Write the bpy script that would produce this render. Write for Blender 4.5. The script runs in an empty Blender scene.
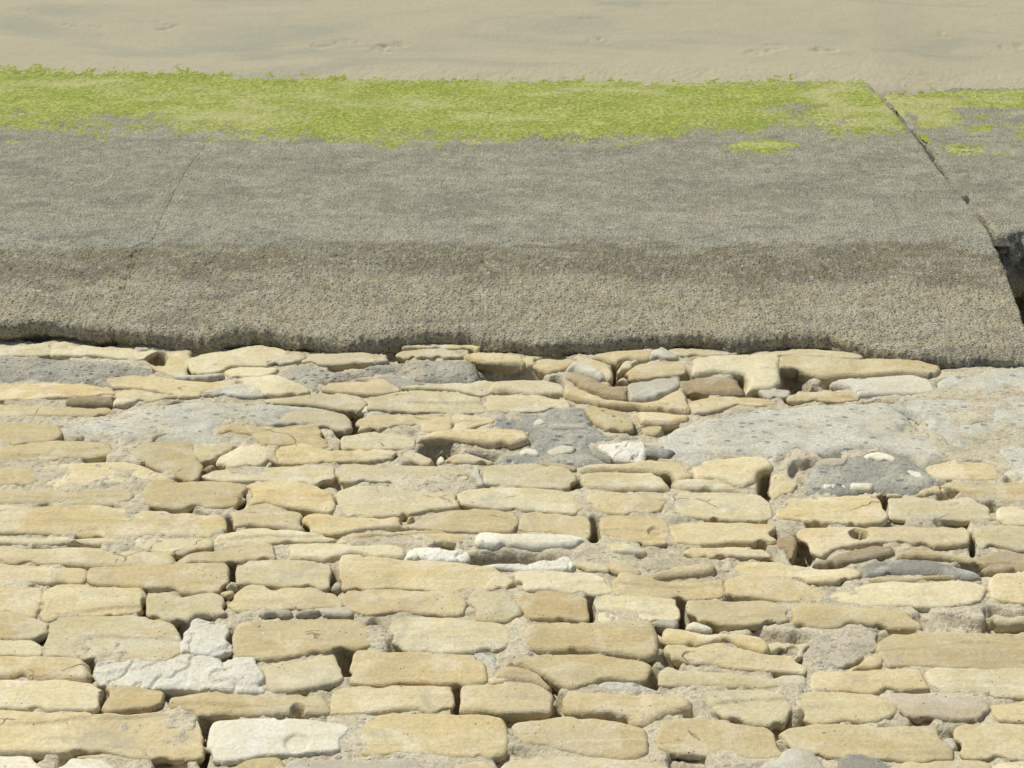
import bpy, math, random
import numpy as np
from mathutils import Vector
R = math.radians
sc = bpy.context.scene

# ------------------------------------------------------------------ camera
W, HH, F = 1024, 768, 1700.0
TH = R(38.0)                       # downward pitch
CAM = np.array([0.0, 0.0, 7.08])
FWD = np.array([0, math.cos(TH), -math.sin(TH)])
UP = np.array([0, math.sin(TH), math.cos(TH)])
RT = np.array([1.0, 0, 0])
cd = bpy.data.cameras.new('camera'); cam = bpy.data.objects.new('camera', cd)
sc.collection.objects.link(cam)
cam.location = CAM; cam.rotation_euler = (math.pi/2 - TH, 0, 0)
cd.sensor_width = 36; cd.lens = 36*F/W; cd.clip_end = 2000; cd.clip_start = .1
sc.camera = cam

# ------------------------------------------------------------------ light
SUN_AZ, SUN_EL = R(-42), R(52)      # azimuth from +Y, clockwise
w = bpy.data.worlds.new('World'); sc.world = w; w.use_nodes = True
nt = w.node_tree; bg = nt.nodes['Background']
sky = nt.nodes.new('ShaderNodeTexSky'); sky.sky_type = 'NISHITA'; sky.sun_disc = False
sky.sun_elevation = SUN_EL; sky.sun_rotation = SUN_AZ % (2*math.pi)
sky.air_density = 1.0; sky.dust_density = 1.5
nt.links.new(sky.outputs[0], bg.inputs[0]); bg.inputs[1].default_value = 0.10
sd = bpy.data.lights.new('sun', 'SUN'); sd.energy = 4.2; sd.angle = R(0.53); sd.color = (1, .975, .865)
so = bpy.data.objects.new('sun', sd); sc.collection.objects.link(so)
sdir = Vector((math.sin(SUN_AZ)*math.cos(SUN_EL), math.cos(SUN_AZ)*math.cos(SUN_EL), math.sin(SUN_EL)))
so.rotation_euler = sdir.to_track_quat('Z', 'Y').to_euler()
so.location = (-5, 15, 10)
sc.view_settings.view_transform = 'Standard'; sc.view_settings.look = 'None'
sc.view_settings.gamma = 1; sc.view_settings.exposure = -0.12

# ------------------------------------------------------------------ helpers
def hash2(ix, iy, seed):
    h = (ix.astype(np.int64)*374761393 + iy.astype(np.int64)*668265263 + seed*974634777) & 0xffffffff
    h = ((h ^ (h >> 13))*1274126177) & 0xffffffff
    return ((h ^ (h >> 16)) & 0xffff)/65535.0
def vnoise(x, y, seed=0):
    """smooth value noise in -1..1"""
    x = np.asarray(x, float); y = np.asarray(y, float)
    ix = np.floor(x); iy = np.floor(y); fx = x-ix; fy = y-iy
    fx = fx*fx*fx*(fx*(fx*6-15)+10); fy = fy*fy*fy*(fy*(fy*6-15)+10)
    a = hash2(ix, iy, seed); b = hash2(ix+1, iy, seed); c = hash2(ix, iy+1, seed); d = hash2(ix+1, iy+1, seed)
    return 2*((a*(1-fx)+b*fx)*(1-fy)+(c*(1-fx)+d*fx)*fy)-1
def fbm(x, y, oct=3, seed=0, gain=.5):
    s = 0; a = 1; t = 0
    for k in range(oct):
        ca, sa = math.cos(.7*k), math.sin(.7*k)
        s = s + a*vnoise((x*ca-y*sa)*2**k+17.3*k, (x*sa+y*ca)*2**k-9.1*k, seed+k*31); t += a; a *= gain
    return s/t
def sstep(a, b, x):
    t = np.clip((x-a)/(b-a), 0, 1); return t*t*(3-2*t)
def ray(px, py):
    return FWD*F + RT*(px-W/2) + UP*(HH/2-py)
def project(P):
    d = P-CAM; z = d@FWD
    return W/2+F*(d@RT)/z, HH/2-F*(d@UP)/z
# the stone pitching: a plane sloping 12 degrees down towards the beach
AL = R(12.0); Y0 = 9.06
SV = np.array([0, math.cos(AL), -math.sin(AL)]); SN = np.array([0, math.sin(AL), math.cos(AL)])
SO = np.array([0, Y0, 0.0])
def to_plane(px, py, h=0.0):
    """where the sight line of a photograph point meets the pitched slope"""
    d = ray(px, py); o = SO+SN*h
    t = ((o-CAM)@SN)/(d@SN); P = CAM+d*t-o
    return P[0], P@SV
def from_plane(u, v, h):
    return np.stack([u, Y0+v*SV[1]+h*SN[1], v*SV[2]+h*SN[2]], -1)

def grid_mesh(name, P, mat, keep=None, attrs=None, flip=False):
    """P: rows x cols x 3"""
    n, m = P.shape[:2]
    idx = np.arange(n*m).reshape(n, m)
    q = np.stack([idx[:-1, :-1], idx[:-1, 1:], idx[1:, 1:], idx[1:, :-1]], -1).reshape(-1, 4)
    if flip: q = q[:, ::-1]
    V = P.reshape(-1, 3)
    if keep is not None:
        kq = keep.reshape(-1)[q].any(1); q = q[kq]
        used = np.zeros(n*m, bool); used[q.ravel()] = True
        rem = np.cumsum(used)-1; V = V[used]; q = rem[q]
        if attrs: attrs = {k: a.reshape(-1)[used] for k, a in attrs.items()}
    org = V.mean(0)
    me = bpy.data.meshes.new(name)
    me.vertices.add(len(V)); me.vertices.foreach_set('co', (V-org).astype(np.float32).ravel())
    me.loops.add(q.size); me.loops.foreach_set('vertex_index', q.astype(np.int32).ravel())
    me.polygons.add(len(q)); me.polygons.foreach_set('loop_start', np.arange(0, q.size, 4, dtype=np.int32))
    me.polygons.foreach_set('loop_total', np.full(len(q), 4, np.int32))
    me.update(calc_edges=True); me.polygons.foreach_set('use_smooth', np.ones(len(q), bool))
    if attrs:
        for k, a in attrs.items():
            at = me.attributes.new(k, 'FLOAT', 'POINT'); at.data.foreach_set('value', a.reshape(-1).astype(np.float32))
    me.materials.append(mat)
    o = bpy.data.objects.new(name, me); o.location = org; sc.collection.objects.link(o)
    return o
def tag(o, label=None, cat=None, group=None, kind=None):
    if label: o['label'] = label
    if cat: o['category'] = cat
    if group: o['group'] = group
    if kind: o['kind'] = kind
    return o

# ------------------------------------------------------------------ materials
class NB:
    def __init__(s, name):
        s.m = bpy.data.materials.new(name); s.m.use_nodes = True; s.t = s.m.node_tree; s.n = s.t.nodes; s.l = s.t.links
        s.b = s.n['Principled BSDF']; s.b.inputs['Roughness'].default_value = .9
        s.b.inputs['Specular IOR Level'].default_value = .25
        s.pos = s.n.new('ShaderNodeNewGeometry').outputs['Position']
    def put(s, v, sock):
        if isinstance(v, (int, float)): sock.default_value = v
        elif isinstance(v, tuple): sock.default_value = v+(1,) if len(v) == 3 and sock.type == 'RGBA' else v
        else: s.l.new(v, sock)
    def math(s, op, a, b=0.0, clamp=False):
        x = s.n.new('ShaderNodeMath'); x.operation = op; x.use_clamp = clamp
        s.put(a, x.inputs[0]); s.put(b, x.inputs[1]); return x.outputs[0]
    def map(s, v, scale, off=None):
        x = s.n.new('ShaderNodeVectorMath'); x.operation = 'MULTIPLY'; s.put(v, x.inputs[0]); x.inputs[1].default_value = scale
        if off is None: return x.outputs[0]
        y = s.n.new('ShaderNodeVectorMath'); y.operation = 'ADD'; s.l.new(x.outputs[0], y.inputs[0]); s.l.new(off, y.inputs[1]); return y.outputs[0]
    def noise(s, v, sc_, det=3, rough=.55, dist=0.0):
        x = s.n.new('ShaderNodeTexNoise'); s.put(v, x.inputs['Vector']); x.inputs['Scale'].default_value = sc_
        x.inputs['Detail'].default_value = det; x.inputs['Roughness'].default_value = rough; x.inputs['Distortion'].default_value = dist
        return x.outputs['Fac']
    def vor(s, v, sc_, out='Distance', feat='F1'):
        x = s.n.new('ShaderNodeTexVoronoi'); x.feature = feat; s.put(v, x.inputs['Vector']); x.inputs['Scale'].default_value = sc_
        return x.outputs[out]
    def rng(s, v, a, b, lo=0.0, hi=1.0):
        x = s.n.new('ShaderNodeMapRange'); x.interpolation_type = 'SMOOTHSTEP'; s.put(v, x.inputs[0])
        for i, k in enumerate((a, b, lo, hi)): x.inputs[i+1].default_value = k
        return x.outputs[0]
    def mix(s, f, a, b, mode='MIX'):
        x = s.n.new('ShaderNodeMix'); x.data_type = 'RGBA'; x.blend_type = mode; x.clamp_factor = True
        s.put(f, x.inputs[0]); s.put(a, x.inputs[6]); s.put(b, x.inputs[7]); return x.outputs[2]
    def ramp(s, f, stops):
        x = s.n.new('ShaderNodeValToRGB'); s.put(f, x.inputs[0]); e = x.color_ramp.elements
        while len(e) < len(stops): e.new(.5)
        for k, (p, c) in zip(e, stops): k.position = p; k.color = c+(1,) if isinstance(c, tuple) else (c, c, c, 1)
        return x.outputs[0]
    def attr(s, name):
        x = s.n.new('ShaderNodeAttribute'); x.attribute_name = name; return x.outputs['Fac']
    def rand(s):
        return s.n.new('ShaderNodeObjectInfo').outputs['Random']
    def bump(s, h, dist, strength=1.0, prev=None):
        x = s.n.new('ShaderNodeBump'); s.put(h, x.inputs['Height']); x.inputs['Distance'].default_value = dist
        x.inputs['Strength'].default_value = strength
        if prev is not None: s.l.new(prev, x.inputs['Normal'])
        return x.outputs[0]
    def done(s, col, nrm=None):
        s.put(col, s.b.inputs['Base Color'])
        if nrm is not None: s.l.new(nrm, s.b.inputs['Normal'])
        return s.m

def sandstone(name, base, warm, pale, white=.25, speck=.4, band=.5, bump=1.0, grime=1.0):
    n = NB(name); r = n.rand()
    off = n.n.new('ShaderNodeCombineXYZ')
    n.l.new(n.math('MULTIPLY', r, 37.0), off.inputs[0]); n.l.new(n.math('MULTIPLY', r, 71.0), off.inputs[1]); n.l.new(n.math('MULTIPLY', r, 13.0), off.inputs[2])
    v = n.map(n.pos, (1, 1, 1), off.outputs[0])
    vs = n.map(n.pos, (.55, 2.2, 2.2), off.outputs[0])
    big = n.noise(vs, 3.2, 3, .55, .4)
    c = n.mix(n.rng(big, .36, .62), base, warm)
    strat = n.noise(n.map(n.pos, (.5, 6, 6), off.outputs[0]), 4.5, 4, .6, .6)
    c = n.mix(n.math('MULTIPLY', n.rng(strat, .50, .66), band), c, n.mix(.5, warm, (.46, .31, .14)))
    pn = n.noise(v, 4.6, 5, .62, .5)
    wa = n.math('MULTIPLY', n.rng(pn, .49, .63), white*2.3, True)
    c = n.mix(wa, c, pale)
    c = n.mix(n.rng(r, 0, 1, .0, .38), c, n.mix(.65, pale, base))
    # per stone value variation and fine grain
    val = n.math('ADD', n.math('MULTIPLY', n.math('FRACT', n.math('MULTIPLY', r, 17.13)), .24), .86)
    g = n.noise(v, 46, 4, .7)
    g2 = n.rng(g, .25, .75, .86, 1.12)
    vv = n.math('MULTIPLY', val, g2)
    cc = n.n.new('ShaderNodeCombineXYZ')
    for i in range(3): n.l.new(vv, cc.inputs[i])
    c = n.mix(1.0, c, cc.outputs[0], 'MULTIPLY')
    st = n.noise(n.pos, 1.1, 6, .68, .6); c = n.mix(n.math('MULTIPLY', n.rng(st, .50, .66), .32*grime), c, (.34, .27, .16))   # dirt running across several stones
    st2 = n.noise(n.map(n.pos, (1, 1, 1), None), 7.5, 5, .75, .8); c = n.mix(n.math('MULTIPLY', n.rng(st2, .56, .68), .32*grime), c, (.40, .31, .18))
    # grey weathering and small dark pits
    wz = n.noise(v, 4.0, 5, .7, .8)
    c = n.mix(n.math('MULTIPLY', n.rng(wz, .54, .70), .42*grime), c, (.34, .32, .25))
    pit = n.vor(v, 26); pm = n.noise(v, 5, 2)
    pk = n.math('MULTIPLY', n.rng(pit, .07, .13, 1, 0), n.rng(pm, .56, .62))
    c = n.mix(n.math('MULTIPLY', pk, speck*1.6, True), c, (.10, .075, .05))
    ck = n.n.new('ShaderNodeTexVoronoi'); ck.feature = 'DISTANCE_TO_EDGE'; ck.inputs['Scale'].default_value = 3.1
    dv = n.n.new('ShaderNodeTexNoise'); dv.inputs['Scale'].default_value = 3.5; dv.inputs['Detail'].default_value = 5; n.l.new(v, dv.inputs['Vector'])
    n.l.new(n.map(dv.outputs['Color'], (.16, .16, .16), n.map(v, (.45, 1, 1))), ck.inputs['Vector'])
    crk = n.math('MULTIPLY', n.rng(ck.outputs[0], .002, .010, 1, 0), n.rng(n.noise(v, 2.6, 3), .61, .66))
    c = n.mix(n.math('MULTIPLY', crk, .6), c, (.17, .13, .085))
    hh = n.math('ADD', n.math('MULTIPLY', g, .35), n.math('MULTIPLY', n.noise(v, 110, 3, .7), .35))
    hh = n.math('SUBTRACT', hh, n.math('MULTIPLY', pk, .8))
    hh = n.math('ADD', hh, n.math('MULTIPLY', strat, .8*band))
    hh = n.math('SUBTRACT', hh, n.math('MULTIPLY', crk, .6))
    b = n.bump(hh, .016*bump, .9)
    return n.done(c, b)

M = {}
PALE = (.70, .62, .45)
M['o'] = sandstone('ochre_sandstone', (.59, .50, .29), (.56, .435, .215), PALE, .22, .5, .5)
M['p'] = sandstone('cream_sandstone', (.63, .555, .36), (.59, .50, .28), (.70, .64, .475), .3, .4, .35)
M['t'] = sandstone('tan_sandstone', (.58, .495, .29), (.55, .44, .225), PALE, .25, .3, .45)
M['b'] = sandstone('brown_sandstone', (.40, .325, .20), (.37, .28, .15), (.52, .45, .31), .25, .6, .6, 1.5)
M['y'] = sandstone('greyish_stone', (.50, .47, .36), (.46, .41, .30), (.62, .60, .50), .35, .4, .2)
M['P'] = sandstone('whitish_stone', (.71, .67, .52), (.67, .60, .43), (.75, .73, .62), .35, .3, .15, 1.0, .4)
M['w'] = sandstone('white_cracked_stone', (.82, .78, .65), (.78, .73, .57), (.84, .82, .72), .35, .6, .1, 1.8, .3)
M['r'] = sandstone('pinkish_stone', (.58, .505, .36), (.56, .465, .31), (.60, .52, .42), .3, .8, .2)
M['d'] = sandstone('dark_grey_stone', (.29, .28, .23), (.37, .345, .27), (.50, .49, .41), .45, .8, .3, 1.5)

def mortar(name, a, b, spot, spotamt, bumpd, pebble=26, light=(.64, .58, .43)):
    n = NB(name)
    c = n.mix(n.rng(n.noise(n.pos, 2.6, 5, .62, .6), .38, .62), a, b)
    c = n.mix(n.math('MULTIPLY', n.rng(n.noise(n.map(n.pos, (.6, 1.6, 1), None), 5.5, 4, .6), .55, .7), .6), c, light)
    vp = n.map(n.pos, (.62, 1, 1))
    pc = n.vor(vp, pebble, 'Color'); pd = n.vor(vp, pebble)
    sep = n.n.new('ShaderNodeSeparateColor'); n.l.new(pc, sep.inputs[0])
    k = n.math('MULTIPLY', n.rng(sep.outputs[0], .74, .78), n.rng(pd, .30, .42, 1, 0))
    c = n.mix(n.math('MULTIPLY', k, spotamt, True), c, spot)
    k2 = n.math('MULTIPLY', n.rng(sep.outputs[1], .80, .84), n.rng(pd, .26, .36, 1, 0))
    c = n.mix(n.math('MULTIPLY', k2, spotamt*.8, True), c, light)
    g = n.noise(n.pos, 60, 4, .75)
    c = n.mix(n.rng(g, .38, .56, .6, 0), c, n.mix(.55, c, (.1, .09, .07)))
    md = n.noise(n.map(n.pos, (.7, 1.3, 1)), 9, 5, .7); c = n.mix(n.rng(md, .38, .52, .5, 0), c, n.mix(.5, c, (.16, .14, .10)))
    tn = n.noise(n.pos, 3.3, 6, .75, .5); c = n.mix(n.rng(tn, .54, .66, 0, .55), c, (.56, .47, .31))
    h = n.math('ADD', n.math('MULTIPLY', g, .8), n.math('MULTIPLY', n.noise(n.pos, 20, 4, .65), .9))
    h = n.math('ADD', h, n.math('MULTIPLY', n.math('ADD', k, k2), .3))
    return n.done(c, n.bump(h, bumpd, 1.0))
M['bed'] = mortar('sandy_mortar', (.67, .59, .42), (.58, .51, .35), (.34, .31, .25), .5, .014, 34)
M['c'] = mortar('crumbly_mortar', (.60, .53, .39), (.54, .475, .35), (.25, .235, .2), .5, .014, 34)
M['g'] = mortar('pebbly_grey_mortar', (.55, .515, .395), (.46, .435, .34), (.14, .14, .14), .9, .02, 36, (.52, .51, .46))
M['G'] = mortar('smooth_grey_mortar', (.60, .57, .455), (.52, .50, .40), (.22, .23, .25), .8, .006, 26, (.60, .58, .51))
M['D'] = mortar('dark_grey_mortar', (.32, .32, .27), (.50, .48, .38), (.12, .12, .12), .7, .014, 22, (.52, .50, .43))
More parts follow.
